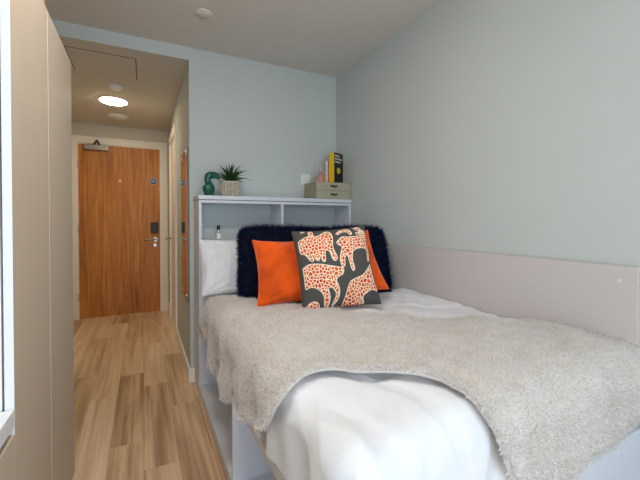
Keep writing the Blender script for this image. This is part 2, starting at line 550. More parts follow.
# viewer, sign, reader, lever
bm = bmesh.new(); lathe(bm, [(0.016, 0), (0.016, -0.004), (0.009, -0.007)], (-0.245, yl, 1.62), 16, 'Y')
finish('door_viewer', bm, mat('pale_gold', (236, 210, 160), 0.35), d, loc=(-0.245, yl, 1.61))
sx, sz = 0.118, 1.632
bm = bmesh.new(); lathe(bm, [(0.042, 0), (0.042, -0.003)], (sx, yl, sz), 28, 'Y')
sg = finish('fire_sign', bm, M['white'], d, loc=(sx, yl, sz))
bm = bmesh.new(); lathe(bm, [(0.038, 0), (0.038, -0.002)], (sx, yl - 0.003, sz), 28, 'Y')
finish('sign_disc', bm, M['blue'], sg, loc=(sx, yl - 0.003, sz))
boxes('sign_lettering', [(sx - 0.022, sx + 0.022, yl - 0.006, yl - 0.005, sz + 0.004, sz + 0.009), (sx - 0.016, sx + 0.018, yl - 0.006, yl - 0.005, sz - 0.008, sz - 0.003)],
      M['white'], sg, loc=(sx, yl - 0.005, sz))
rd = box('card_reader', (0.085, 0.170, yl - 0.025, yl, 0.985, 1.120), M['black'], d, bevel=0.008, seg=3)
bm = bmesh.new(); lathe(bm, [(0.026, 0), (0.026, -0.008)], (0.135, yl, 0.905), 20, 'Y')
finish('handle_rose', bm, M['steel'], d, loc=(0.135, yl, 0.905))
bm = bmesh.new(); tube(bm, [(0.135, yl, 0.905), (0.135, yl - 0.045, 0.905), (0.125, yl - 0.055, 0.905), (0.07, yl - 0.055, 0.905), (0.02, yl - 0.055, 0.903)], [0.011] * 5, 10)
finish('lever', bm, M['steel'], d, loc=(0.135, yl, 0.905), smooth=True)
bm = bmesh.new(); lathe(bm, [(0.020, 0), (0.020, -0.008)], (0.135, yl, 0.835), 18, 'Y')
finish('keyhole_plate', bm, M['steel'], d, loc=(0.135, yl, 0.835))

# ------------------------------------------------------------------ bathroom door
d = thing('door_2', (XC, (D2[0] + D2[1]) / 2, 0), 'white bathroom door in the corridor wall beside the mirror', 'door')
d['kind'] = 'structure'
boxes('architrave', [(XC - 0.018, XC, D2[0] - 0.065, D2[0] + 0.008, 0, D2[2] + 0.065), (XC - 0.018, XC, D2[1] - 0.008, D2[1] + 0.065, 0, D2[2] + 0.065),
                     (XC - 0.018, XC, D2[0] + 0.008, D2[1] - 0.008, D2[2] - 0.008, D2[2] + 0.065)], M['gloss'], d, loc=(XC, D2[0], 0))
boxes('door_lining', [(XC, XC + 0.1, D2[0], D2[0] + 0.02, 0, D2[2]), (XC, XC + 0.1, D2[1] - 0.02, D2[1], 0, D2[2]),
                      (XC, XC + 0.1, D2[0] + 0.02, D2[1] - 0.02, D2[2] - 0.02, D2[2])], M['gloss'], d, loc=(XC, D2[0], 0))
box('leaf', (XC + 0.002, XC + 0.042, D2[0] + 0.012, D2[1] - 0.012, 0.006, D2[2] - 0.012), M['gloss'], d)
for z in (0.28, 1.08, 1.78):
    bm = bmesh.new(); cyl(bm, (XC - 0.006, D2[0] + 0.011, z - 0.05), (XC - 0.006, D2[0] + 0.011, z + 0.05), 0.010, n=10)
    finish('hinge', bm, M['brass'], d, loc=(XC - 0.006, D2[0] + 0.011, z - 0.05))
bm = bmesh.new(); yy = D2[1] - 0.07
tube(bm, [(XC, yy, 0.94), (XC - 0.05, yy, 0.94), (XC - 0.06, yy - 0.01, 0.94), (XC - 0.06, yy - 0.06, 0.94), (XC - 0.06, yy - 0.11, 0.94)], [0.009] * 5, 10)
finish('lever', bm, M['steel'], d, loc=(XC, yy, 0.94), smooth=True)

# ------------------------------------------------------------------ corridor fittings
mr = thing('wall_mirror', (XC, 2.94, 0.55), 'tall narrow mirror hung on the corridor wall', 'mirror')
my0, my1, mz0, mz1 = 2.735, 3.145, 0.55, 1.68
box('mirror_glass', (XC - 0.009, XC - 0.004, my0 + 0.004, my1 - 0.004, mz0 + 0.004, mz1 - 0.004), M['mirror'], mr)
boxes('mirror_backing', [(XC - 0.004, XC, my0, my1, mz0, mz1)], M['black'], mr, loc=(XC, 2.94, mz0))
for y in (my0 + 0.05, my1 - 0.05):
    for z in (mz0 + 0.04, mz1 - 0.04):
        bm = bmesh.new(); lathe(bm, [(0.011, 0), (0.011, -0.004), (0.006, -0.007)], (XC - 0.009, y, z), 14, 'X')
        finish('mirror_screw', bm, M['steel'], mr, loc=(XC - 0.009, y, z))

ct = thing('ceiling_light', (-0.24, 3.85, ZK), 'lit round flush ceiling light in the corridor', 'light')
bm = bmesh.new(); lathe(bm, [(0.122, 0), (0.122, -0.006), (0.118, -0.010), (0.112, -0.010)], (-0.24, 3.85, ZK), 40)
finish('rim', bm, M['lampwhite'], ct, loc=(-0.24, 3.85, ZK), smooth=False)
bm = bmesh.new(); lathe(bm, [(0.112, -0.0102), (0.106, -0.016), (0.07, -0.020), (0.01, -0.022)], (-0.24, 3.85, ZK), 40)
finish('diffuser', bm, M['lamp'], ct, loc=(-0.24, 3.85, ZK), smooth=True)

bl = thing('added_ceiling_lamp', (0.08, 0.95, ZC), 'added round ceiling lamp, out of view, brightening bed and floor', 'light')  # added lamp out of view, brightens the bed, floor and wardrobe
bm = bmesh.new(); lathe(bm, [(0.225, 0), (0.225, -0.02), (0.220, -0.026), (0.212, -0.026)], (0.08, 0.95, ZC), 48)
finish('rim', bm, M['lampwhite'], bl, loc=(0.08, 0.95, ZC))
bm = bmesh.new(); lathe(bm, [(0.212, -0.0262), (0.19, -0.036), (0.12, -0.044), (0.01, -0.047)], (0.08, 0.95, ZC), 48)
finish('diffuser', bm, M['added_lamp'], bl, loc=(0.08, 0.95, ZC), smooth=True)

sd = thing('smoke_detector', (-0.20, 3.44, ZK), 'small white smoke detector nearest the hatch', 'detector')
bm = bmesh.new(); lathe(bm, [(0.052, 0), (0.052, -0.012), (0.046, -0.012)], (-0.20, 3.44, ZK), 28)
finish('detector_base', bm, M['white'], sd, loc=(-0.20, 3.44, ZK))
bm = bmesh.new(); lathe(bm, [(0.044, -0.0122), (0.042, -0.02), (0.03, -0.026), (0.005, -0.027)], (-0.20, 3.44, ZK), 28)
finish('detector_cap', bm, M['white'], sd, loc=(-0.20, 3.44, ZK), smooth=True)

av = thing('air_valve', (-0.235, 4.42, ZK), 'round white extract valve by the entrance door', 'vent')
bm = bmesh.new(); lathe(bm, [(0.10, 0), (0.10, -0.008), (0.088, -0.014), (0.072, -0.006)], (-0.235, 4.42, ZK), 32)
finish('valve_ring', bm, M['white'], av, loc=(-0.235, 4.42, ZK))
bm = bmesh.new(); lathe(bm, [(0.066, -0.0062), (0.066, -0.02), (0.05, -0.026), (0.005, -0.027)], (-0.235, 4.42, ZK), 32)
finish('valve_disc', bm, M['white'], av, loc=(-0.235, 4.42, ZK))

sp = thing('ceiling_sensor', (0.327, 2.17, ZC), 'small round white sensor on the bedroom ceiling', 'sensor')
bm = bmesh.new(); lathe(bm, [(0.046, 0), (0.046, -0.008), (0.040, -0.012)], (0.327, 2.17, ZC), 28)
finish('sensor_base', bm, M['ceil'], sp, loc=(0.327, 2.17, ZC))
bm = bmesh.new(); lathe(bm, [(0.038, -0.0122), (0.036, -0.015), (0.02, -0.018), (0.004, -0.0185)], (0.327, 2.17, ZC), 28)
finish('sensor_dome', bm, M['ceil'], sp, loc=(0.327, 2.17, ZC), smooth=True)

ht = thing('ceiling_hatch', (-0.24, 3.0, ZK), 'square access hatch in the corridor ceiling', 'hatch')
hx0, hx1, hy0, hy1 = -0.45, -0.035, 2.79, 3.21
boxes('hatch_gap', [(hx0, hx1, hy0, hy1, ZK - 0.0015, ZK)], M['joint'], ht, loc=(-0.24, 3.0, ZK))
box('hatch_panel', (hx0 + 0.006, hx1 - 0.006, hy0 + 0.006, hy1 - 0.006, ZK - 0.004, ZK - 0.0015), M['cream'], ht)

sk = thing('wall_socket', (1.19, YH, 1.44), 'white switch plate on the wall behind the drawer box', 'socket')
box('face_plate', (1.147, 1.233, YH - 0.009, YH, 1.437, 1.523), M['white'], sk, bevel=0.003)
box('rocker', (1.18, 1.20, YH - 0.013, YH - 0.009, 1.468, 1.492), M['white'], sk, bevel=0.001)

# ------------------------------------------------------------------ wardrobe and desk
XW = -0.265
wy0, wyg, wy1, wz = 1.031, 1.387, 1.796, 1.81
wd = thing('wardrobe', ((XL + XW) / 2, 1.41, 0), 'tall greige two-door wardrobe at the left edge', 'wardrobe')
boxes('carcass', [(XL + 0.005, XW - 0.022, wy0, wy0 + 0.018, 0.08, wz - 0.004), (XL + 0.005, XW - 0.022, wy1 - 0.018, wy1, 0.08, wz - 0.004),
                  (XL + 0.005, XW - 0.022, wy0 + 0.018, wy1 - 0.018, wz - 0.024, wz - 0.004), (XL + 0.005, XW - 0.022, wy0 + 0.018, wy1 - 0.018, 0.08, 0.10),
                  (XL + 0.005, XL + 0.015, wy0 + 0.018, wy1 - 0.018, 0.10, wz - 0.024), (XL + 0.02, XW - 0.03, wyg - 0.009, wyg + 0.009, 0.10, wz - 0.024)],
      M['white_and_lit'], wd, loc=(-0.55, 1.41, 0.08))
box('plinth', (XL + 0.005, XW - 0.05, wy0 + 0.002, wy1 - 0.002, 0, 0.08), M['grei'], wd)
for (a, b) in ((wy0, wyg - 0.0015), (wyg + 0.0015, wy1)):
    o = box('door', (XW - 0.018, XW, a, b, 0.085, wz), [M['grei'], M['white_and_lit']], wd, bevel=0.0012)
    for f in o.data.polygons:
        if f.normal.y < -0.9: f.material_index = 1  # window-facing door edges painted white to stand for daylight on them

dk = thing('desk', (-0.56, 0.4, 0), 'white topped desk butting against the wardrobe', 'desk')
dy0, dy1 = -0.25, wy0 - 0.002
box('desk_top', (XL + 0.005, XW, dy0, dy1, 0.678, 0.718), M['white_and_lit'], dk, bevel=0.0015)
box('drawer_front', (XW - 0.018, XW, dy1 - 0.43, dy1 + 0.0015, 0.10, 0.660), M['grei'], dk, bevel=0.0012)
boxes('pedestal', [(XL + 0.01, XW - 0.032, dy1 - 0.43, dy1 - 0.412, 0.0, 0.676), (XL + 0.01, XW - 0.020, dy1 - 0.021, dy1 - 0.001, 0.0, 0.676),
                   (XL + 0.01, XW - 0.032, dy1 - 0.412, dy1 - 0.021, 0.0, 0.1)], M['grei'], dk, loc=(-0.56, 0.8, 0))
box('side_panel', (XL + 0.01, XW - 0.02, dy0, dy0 + 0.025, 0, 0.676), M['grei'], dk)

yb = thing('storage_box', (-0.42, 1.30, wz - 0.004), 'yellow box with dark trim on top of the wardrobe', 'box')
box('box_body', (-0.55, XW - 0.004, 1.10, 1.377, wz + 0.0005, wz + 0.13), M['yellowfab'], yb, bevel=0.004)
box('box_lid', (-0.555, XW - 0.001, 1.095, 1.382, wz + 0.131, wz + 0.165), M['greybox'], yb, bevel=0.003)
boxes('trim', [(XW - 0.004, XW - 0.003, 1.10, 1.377, wz + 0.0005, wz + 0.008)], M['greybox'], yb, loc=(XW, 1.2, wz))

# ------------------------------------------------------------------ headboard shelf unit
HX0, HX1, HY0, HY1, HT = 0.322, 1.470, 2.388, 2.642, 1.31
hb = thing('headboard_shelf', (0.9, 2.5, 0), 'light grey headboard unit with open shelves behind the bed', 'shelf unit')
box('top_board', (HX0 - 0.003, HX1, HY0 - 0.004, HY1, HT - 0.026, HT), M['lam'], hb, bevel=0.0015)
box('side_panel', (HX0, HX0 + 0.018, HY0, HY1, 0, HT - 0.030), M['lam'], hb, bevel=0.001)
box('side_panel', (HX1 - 0.02, HX1, HY0, HY1, 0, HT - 0.030), M['lam'], hb, bevel=0.001)
box('top_rail', (HX0 + 0.018, HX1 - 0.02, HY0, HY1 - 0.01, HT - 0.048, HT - 0.030), M['lam'], hb, bevel=0.001)
boxes('painted_gap_shadow', [(HX0 + 0.01, HX1 - 0.01, HY0 + 0.012, HY1 - 0.01, HT - 0.030, HT - 0.026)], M['dark_gap'], hb, loc=(0.9, 2.5, HT - 0.03))  # dark strip paints the shadow line under the top board
box('divider', (0.885, 0.903, HY0, HY1 - 0.01, 1.014, HT - 0.048), M['lam'], hb, bevel=0.001)
box('shelf', (HX0 + 0.018, HX1 - 0.02, HY0, HY1 - 0.01, 0.996, 1.014), M['lam'], hb, bevel=0.001)
box('front_panel', (HX0 + 0.018, HX1 - 0.02, HY0 + 0.001, HY0 + 0.019, 0.0, 0.996), M['lam'], hb)
boxes('back_panel', [(HX0 + 0.018, HX1 - 0.02, HY1 - 0.009, HY1 - 0.002, 1.014, HT - 0.048)], M['wall'], hb, loc=(0.9, HY1, 1.014))
boxes('back_batten', [(HX0 + 0.018, HX1 - 0.02, HY1 - 0.022, HY1 - 0.010, 1.014, 1.095)], M['wall'], hb, loc=(0.9, HY1, 1.014))

# wall panel beside the bed
wp = thing('bedside_panel', (1.46, 1.48, 0.3), 'warm grey board lining the blue wall along the bed', 'panel')
box('board', (1.452, 1.473, 0.571, HY0 - 0.006, 0.3, 0.993), M['panel'], wp, bevel=0.0015)
bm = bmesh.new(); lathe(bm, [(0.007, 0), (0.007, -0.0015)], (1.452, 0.62, 0.943), 14, 'X')
finish('screw_cap', bm, M['lam'], wp, loc=(1.452, 0.62, 0.943))

# ------------------------------------------------------------------ bed base
BX0, BX1, BY0, BY1 = 0.318, 1.449, 0.555, HY0 - 0.004
bd = thing('bed', (0.88, 1.47, 0), 'light grey built-in bed base with open storage cubbies', 'bed')
box('plinth', (BX0 + 0.006, BX1, BY0 + 0.02, BY1, 0, 0.066), M['lam'], bd)
boxes('plinth_bead', [(BX0 - 0.010, BX0 + 0.006, BY0 + 0.02, BY1, 0, 0.014)], M['plank'], bd, loc=(BX0, 1.5, 0))
box('cubby_floor', (BX0, BX1, BY0 + 0.018, BY1, 0.067, 0.085), M['lam'], bd, bevel=0.001)
for y in (1.42,):
    box('divider', (BX0, 0.85, y, y + 0.018, 0.085, 0.446), M['lam'], bd, bevel=0.001)
box('end_panel', (BX0, BX1, BY0, BY0 + 0.018, 0.0, 0.472), M['lam'], bd, bevel=0.001)
box('end_panel', (BX0, BX1, BY1 - 0.018, BY1, 0.085, 0.446), M['lam'], bd, bevel=0.001)
box('cubby_back', (0.85, 0.866, BY0 + 0.018, BY1 - 0.018, 0.085, 0.446), M['lam'], bd)
box('platform', (BX0, BX1, BY0 + 0.018, BY1, 0.447, 0.472), M['panel'], bd, bevel=0.001)
mt = box('mattress', (BX0 + 0.03, BX1 - 0.012, BY0 + 0.035, BY1 - 0.01, 0.473, 0.665), M['linen'], bevel=0.04, seg=4)
tag(mt, 'white mattress under the duvet on the bed base', 'mattress')

# ------------------------------------------------------------------ duvet and throw
XE, YE, RR = 0.398, 0.605, 0.080       # where the top starts to roll over the side and the foot

def wr_noise(X, Y):
    z = 0.006 * np.sin(5.1 * X + 3.3 * Y + 0.7) + 0.005 * np.sin(-4.2 * X + 7.1 * Y + 2.0)
    z += 0.004 * np.sin(13 * X + 6 * Y + 1.5 * np.sin(4 * Y)) + 0.003 * np.sin(9 * X - 15 * Y + 2 * np.sin(5 * X))
    z += 0.0024 * np.sin(27 * X + 11 * Y + 2.2 * np.sin(7 * Y + X)) + 0.0016 * np.sin(43 * X - 21 * Y + 3 * np.sin(6 * X + 4 * Y))
    z += 0.0022 * np.maximum(0, np.sin(33 * Y + 9 * X + 2.5 * np.sin(5 * X))) ** 3
    return z

def creases(X, Y):
    """sharp little valleys, as in slept-on cotton"""
    z = np.zeros_like(X)
    for (kx, ky, wx, wy, ph, amp, w) in ((26, 5, 4, 7, 0.3, 0.0050, 0.30), (17, -13, 6, 5, 1.9, 0.0045, 0.26), (6, 24, 7, 4, 4.0, 0.0040, 0.30),
                                         (38, 17, 5, 9, 2.2, 0.0026, 0.35), (-31, 22, 8, 6, 5.1, 0.0024, 0.35)):
        a = np.sin(kx * X + ky * Y + 1.6 * np.sin(wx * X + ph) + 1.6 * np.sin(wy * Y + 2 * ph) + ph)
        mask = 0.5 + 0.5 * np.sin(5.3 * X * (1 + 0.1 * kx % 1) + 4.1 * Y + 2.7 * ph)
        z -= 1.35 * amp * mask * np.exp(-((1 - a) / w) ** 2)
    return z

def drape(X, Y):
    dl = np.maximum(0, XE - X); df = np.maximum(0, YE - Y)
    dd = np.hypot(dl, df) + 1e-9
    q = RR * PI / 2
    out = np.where(dd < q, RR * np.sin(np.minimum(dd, q) / RR), RR)
    drop = np.where(dd < q, RR * (1 - np.cos(np.minimum(dd, q) / RR)), RR + (dd - q))
    hang = np.clip((drop - 0.03) / 0.2, 0, 1)
    along = np.where(dl > df, Y, X)
    fold = hang * np.where(dl > df, 1.0, 0.45) * (0.016 * np.sin(21 * along + 1.0) + 0.010 * np.sin(37 * along + 2.4) - 0.012)
    out = out + fold
    xx = np.maximum(X, XE) - out * dl / dd
    yy = np.maximum(Y, YE) - out * df / dd
    top = 0.722 + wr_noise(X, Y) * (1 - 0.6 * hang)
    top = top + 0.028 * np.exp(-((Y - 0.85) / 0.32) ** 2) * np.exp(-((X - 0.95) / 0.45) ** 2)   # plump towards the foot
    top = top - 0.03 * np.clip((Y - 1.7) / 0.5, 0, 1)
    return np.stack([xx, yy, top - drop], axis=-1)

gx = np.concatenate([np.linspace(0.10, 0.42, 60), np.linspace(0.426, 1.447, 170)])
gy = np.concatenate([np.linspace(0.33, 0.684, 66), np.linspace(0.69, 2.26, 240)])
GX, GY = np.meshgrid(gx, gy, indexing='ij')
ymin = np.interp(GX, [0.0, 0.74, 0.98, 1.5], [0.33, 0.33, 0.43, 0.45])          # the foot hem rises towards the wall
GY = np.where(GY < 0.69, 0.69 - (0.69 - GY) * (0.69 - ymin) / (0.69 - 0.33), GY)
D = drape(GX, GY)
DN = grid_normals(D)
if DN[100, 150, 2] < 0: DN = -DN
D = D + DN * (creases(GX, GY) * 1.3)[..., None]
dv = grid_mesh('duvet', D, M['linen'], loc=(0.9, 1.3, 0.7))
so = dv.modifiers.new('thickness', 'SOLIDIFY'); so.thickness = 0.03; so.offset = -1
tag(dv, 'white crumpled duvet spread over the bed', 'duvet')

def curve(pts, n):
    pts = np.array(pts, float)
    # Catmull-Rom through the points, resampled by length
    P = np.vstack([2 * pts[0] - pts[1], pts, 2 * pts[-1] - pts[-2]])
    out = []
    for i in range(1, len(P) - 2):
        for t in np.linspace(0, 1, 24, endpoint=False):
            a, b, c_, d_ = P[i - 1], P[i], P[i + 1], P[i + 2]
            out.append(0.5 * ((2 * b) + (c_ - a) * t + (2 * a - 5 * b + 4 * c_ - d_) * t * t + (-a + 3 * b - 3 * c_ + d_) * t ** 3))
    out.append(P[-2]); out = np.array(out)
    s = np.r_[0, np.cumsum(np.linalg.norm(np.diff(out, axis=0), axis=1))]
    q = np.linspace(0, s[-1], n)
    return np.stack([np.interp(q, s, out[:, k]) for k in range(out.shape[1])], axis=1)

NU, NV = 150, 110
TL, TR, BL, BR = (0.22, 2.08), (1.445, 0.88), (0.17, 1.00), (0.81, 0.345)
c_top = curve([TL, (0.36, 2.03), (0.52, 1.80), (0.74, 1.48), (0.95, 1.20), (1.13, 1.04), TR], NU)
c_bot = curve([BL, (0.24, 0.90), (0.33, 0.845), (0.42, 0.86), (0.50, 0.815), (0.60, 0.745), (0.66, 0.64), (0.68, 0.52), (0.73, 0.42), BR], NU)
c_lef = curve([TL, (0.06, 1.86), (0.02, 1.62), (0.06, 1.36), BL], NV)
c_rig = curve([TR, (1.445, 0.72), (1.43, 0.50), (1.31, 0.40), (1.13, 0.345), (0.97, 0.335), BR], NV)
u = np.linspace(0, 1, NU)[:, None, None]; v = np.linspace(0, 1, NV)[None, :, None]
Q = (1 - v) * c_top[:, None] + v * c_bot[:, None] + (1 - u) * c_lef[None] + u * c_rig[None]
Q = Q - ((1 - u) * (1 - v) * np.array(TL) + u * (1 - v) * np.array(TR) + (1 - u) * v * np.array(BL) + u * v * np.array(BR))
T0 = drape(Q[..., 0], np.minimum(Q[..., 1], 2.25))
TN = grid_normals(T0)
if TN[75, 55, 2] < 0: TN = -TN
uu, vv = u[..., 0], v[..., 0]
rumple = 0.006 * np.sin(16 * uu * 2 + 3 * np.sin(6 * vv)) * np.sin(PI * vv) + 0.004 * np.sin(31 * uu + 9 * vv)
edge = np.minimum(np.minimum(vv, 1 - vv) * 1.0, np.minimum(uu, 1 - uu) * 1.6)
roll = 0.010 * np.exp(-((1 - vv) / 0.05) ** 2)
T = T0 + TN * (0.016 + 0.5 * rumple + roll)[..., None]
T[..., 0] = np.minimum(T[..., 0], 1.445)
th = thing('throw_blanket', (0.8, 1.1, 0.74), 'fluffy cream throw spread diagonally across the white duvet', 'throw')
cloth = grid_mesh('fleece', T[::-1], M['throw_base'], th, loc=(0.8, 1.1, 0.74))
so = cloth.modifiers.new('thickness', 'SOLIDIFY'); so.thickness = 0.012; so.offset = -1
TN2 = grid_normals(T)
if TN2[75, 55, 2] < 0: TN2 = -TN2
P, N = sample_grid(T, TN2, 140000)
# tufts: neighbouring hairs share a direction
ph = np.stack([np.sin(55 * P[:, 0] + 31 * P[:, 1]) + np.sin(93 * P[:, 1] - 20 * P[:, 0]),
               np.cos(47 * P[:, 1] - 29 * P[:, 0]) + np.sin(88 * P[:, 0] + 60 * P[:, 2]),
               np.sin(60 * P[:, 2] + 40 * P[:, 1])], axis=1) * 0.30
strands('pile', P, N, 0.011, 0.0019, 0.55, ph, M['throw'], th, (0.8, 1.1, 0.74))
# hem fringe of the same pile around the border
ed = np.concatenate([T[:, -1], T[:, 0], T[0], T[-1]]); en = np.concatenate([TN2[:, -1], TN2[:, 0], TN2[0], TN2[-1]])
oc = np.concatenate([T[:, -1] - T[:, -3], T[:, 0] - T[:, 2], T[0] - T[2], T[-1] - T[-3]])
oc /= np.linalg.norm(oc, axis=1, keepdims=True) + 1e-9
k = rng.integers(0, len(ed), 9000)
jit = rng.normal(size=(9000, 3)) * 0.003
strands('hem_pile', ed[k] + jit, oc[k] * 0.8 + en[k] * 0.5, 0.015, 0.0022, 0.6, np.zeros(3), M['throw'], th, (0.8, 1.1, 0.74))

# ------------------------------------------------------------------ cushions
def cushion_grid(w, h, thick, seed, nu=48, nv=48, sag=0.0, wrinkle=0.004, puff=0.55, pinch=0.05, rnd=0.0, vert=0.0):
    """returns front and back grids in local coordinates: x width, z up from the bottom edge, -y front"""
    a = np.linspace(-1, 1, nu); b = np.linspace(-1, 1, nv)
    # denser towards the rim
    a = np.sin(a * PI / 2) * 0.35 + a * 0.65; b = np.sin(b * PI / 2) * 0.35 + b * 0.65
    U, V = np.meshgrid(a, b, indexing='ij')
    X = w / 2 * U * (1 - pinch * (1 - V ** 2) * U ** 2)
    Z = h / 2 * V * (1 - pinch * (1 - U ** 2) * V ** 2) + h / 2
    prof = np.clip((1 - np.abs(U) ** 2.4) * (1 - np.abs(V) ** 2.4), 0, 1) ** puff
    Y = thick / 2 * prof
    r = np.random.default_rng(seed)
    wn_ = np.zeros_like(U)
    for i in range(5):
        fx, fz, p = r.uniform(2, 9), r.uniform(2, 9), r.uniform(0, 6)
        wn_ += np.sin(fx * U * r.choice([-1, 1]) + fz * V + p)
    wn_ *= wrinkle / 2 * prof
    # gathers radiating from the corners
    for cx in (-1, 1):
        for cz in (-1, 1):
            dist = np.hypot(U - cx, V - cz); ang = np.arctan2(V - cz, U - cx)
            wn_ += wrinkle * 0.8 * np.sin(ang * 14) * np.exp(-((dist - 0.35) / 0.25) ** 2) * prof
    Z = Z - sag * np.exp(-(U / 0.5) ** 2) * np.clip(V, 0, 1) ** 2
    if rnd:                                   # rounded corners
        X = X * (1 - rnd * np.abs(V) ** 5); Z = h / 2 + (Z - h / 2) * (1 - rnd * 1.6 * np.abs(U) ** 9)
    if vert:                                  # soft upright creases
        wn_ += vert * prof * (np.exp(-((1 - np.sin(19 * U + 1.4 * np.sin(2.5 * V) + 1)) / 0.4) ** 2) + 0.6 * np.exp(-((1 - np.sin(31 * U - 1.8 * np.sin(2 * V + 1))) / 0.4) ** 2) - 0.3)
    F = np.stack([X, -Y - wn_, Z], axis=-1); B = np.stack([X, Y + wn_ * 0.5, Z], axis=-1)
    return F, B, U, V

def place(G, base, yaw, lean, roll=0.0):
    R = Matrix.Rotation(math.radians(yaw), 3, 'Z') @ Matrix.Rotation(math.radians(-lean), 3, 'X') @ Matrix.Rotation(math.radians(roll), 3, 'Y')
    return G @ np.array(R).T + np.array(base)

def two_sided(name, F, B, m, parent=None, loc=(0, 0, 0)):
    nu, nv = F.shape[:2]
    V = np.concatenate([F.reshape(-1, 3), B.reshape(-1, 3)]) - np.array(loc)
    k = nu * nv
    Fs = []
    for i in range(nu - 1):
        for j in range(nv - 1):
            a, b, c_, d_ = i * nv + j, (i + 1) * nv + j, (i + 1) * nv + j + 1, i * nv + j + 1
            Fs.append((a, b, c_, d_)); Fs.append((k + a, k + d_, k + c_, k + b))
    o = raw_mesh(name, V.tolist(), Fs, m, parent, loc, True)
    bm = bmesh.new(); bm.from_mesh(o.data)
    return o, bm

def weld(o, bm):
    bmesh.ops.remove_doubles(bm, verts=bm.verts, dist=0.0004)
    bmesh.ops.recalc_face_normals(bm, faces=bm.faces)
    bm.to_mesh(o.data); bm.free()

def seam(name, F, m, parent, loc, r=0.003):
    rim = np.concatenate([F[:, 0], F[-1, 1:], F[-2::-1, -1], F[0, -2:0:-1]])
    bm = bmesh.new()
    n = len(rim); rings = []
    cen = rim.mean(0)
    for i in range(n):
        p = Vector(rim[i]); dd = (Vector(rim[(i + 1) % n]) - Vector(rim[i - 1])).normalized()
        a = dd.cross(Vector(p - Vector(cen))).normalized(); b = dd.cross(a).normalized()
        rings.append([bm.verts.new(p + (a * math.cos(2 * PI * q / 6) + b * math.sin(2 * PI * q / 6)) * r) for q in range(6)])
    for i in range(n):
        for q in range(6):
            bm.faces.new((rings[i][q], rings[i][(q + 1) % 6], rings[(i + 1) % n][(q + 1) % 6], rings[(i + 1) % n][q]))
    return finish(name, bm, m, parent, loc, smooth=True)

ZB = 0.735
# white pillow standing against the headboard
base = (0.655, 2.16, 0.705)
F, B, U, V = cushion_grid(0.69, 0.352, 0.15, 3, nu=110, wrinkle=0.012, puff=0.5, pinch=0.03, vert=0.009)
F, B = place(F, base, -2, 26), place(B, base, -2, 26)
pw = thing('pillow', base, 'white pillow standing against the headboard behind the fur cushion', 'pillow')
o, bm = two_sided('pillowcase', F, B, M['linen'], pw, base); weld(o, bm)
seam('pillow_seam', F, M['linen'], pw, base, 0.003)

# navy fur cushion
base = (0.895, 1.80, 0.715)
F, B, U, V = cushion_grid(0.89, 0.415, 0.20, 5, nu=60, nv=40, sag=0.015, wrinkle=0.006, puff=0.45, pinch=0.03, rnd=0.05)
F, B = place(F, base, -13, 22, 0.5), place(B, base, -13, 22, 0.5)
fc = thing('fur_cushion', base, 'wide navy blue shaggy fur cushion behind the orange cushions', 'cushion')
o, bm = two_sided('cushion_body', F, B, M['navy_base'], fc, base); weld(o, bm)
NF = grid_normals(F); NB = -grid_normals(B)
if NF[30, 20, 1] > 0: NF = -NF
if NB[30, 20, 1] < 0: NB = -NB
P1, N1 = sample_grid(F, NF, 15000); P2, N2 = sample_grid(B, NB, 6000)
PP = np.concatenate([P1, P2]); NN = np.concatenate([N1, N2])
ph = np.stack([np.sin(40 * PP[:, 0] + 31 * PP[:, 2]), 0 * PP[:, 0], np.cos(37 * PP[:, 2] - 29 * PP[:, 0]) - 0.5], axis=1) * 0.45
strands('fur', PP, NN, 0.040, 0.0026, 0.6, ph, M['navy'], fc, base)
rim = np.concatenate([F[:, 0], F[-1, 1:], F[-2::-1, -1], F[0, -2:0:-1]])
cen = rim.mean(0)
k = rng.integers(0, len(rim), 5000)
od = rim[k] - cen; od /= np.linalg.norm(od, axis=1, keepdims=True)
strands('rim_fur', rim[k] + rng.normal(size=(5000, 3)) * 0.004, od, 0.032, 0.0026, 0.7, np.zeros(3), M['navy'], fc, base)

# orange velvet cushions
def velvet(base, w, h, yaw, lean, roll, seed, label):
    F, B, U, V = cushion_grid(w, h, 0.14, seed, wrinkle=0.007, puff=0.5, pinch=0.10)
    F, B = place(F, base, yaw, lean, roll), place(B, base, yaw, lean, roll)
    t = thing('velvet_cushion', base, label, 'cushion', 'orange velvet cushions on the bed')
    o, bm = two_sided('cushion_cover', F, B, M['orange'], t, base); weld(o, bm)
    seam('seam', F, M['orange'], t, base, 0.0028)
velvet((0.674, 1.625, ZB - 0.005), 0.37, 0.375, -9, 34, 0, 21, 'orange velvet cushion left of the leopard cushion, facing forward')
velvet((1.01, 1.580, ZB + 0.01), 0.36, 0.36, -22, 28, -13, 22, 'orange velvet cushion half hidden behind the leopard cushion')

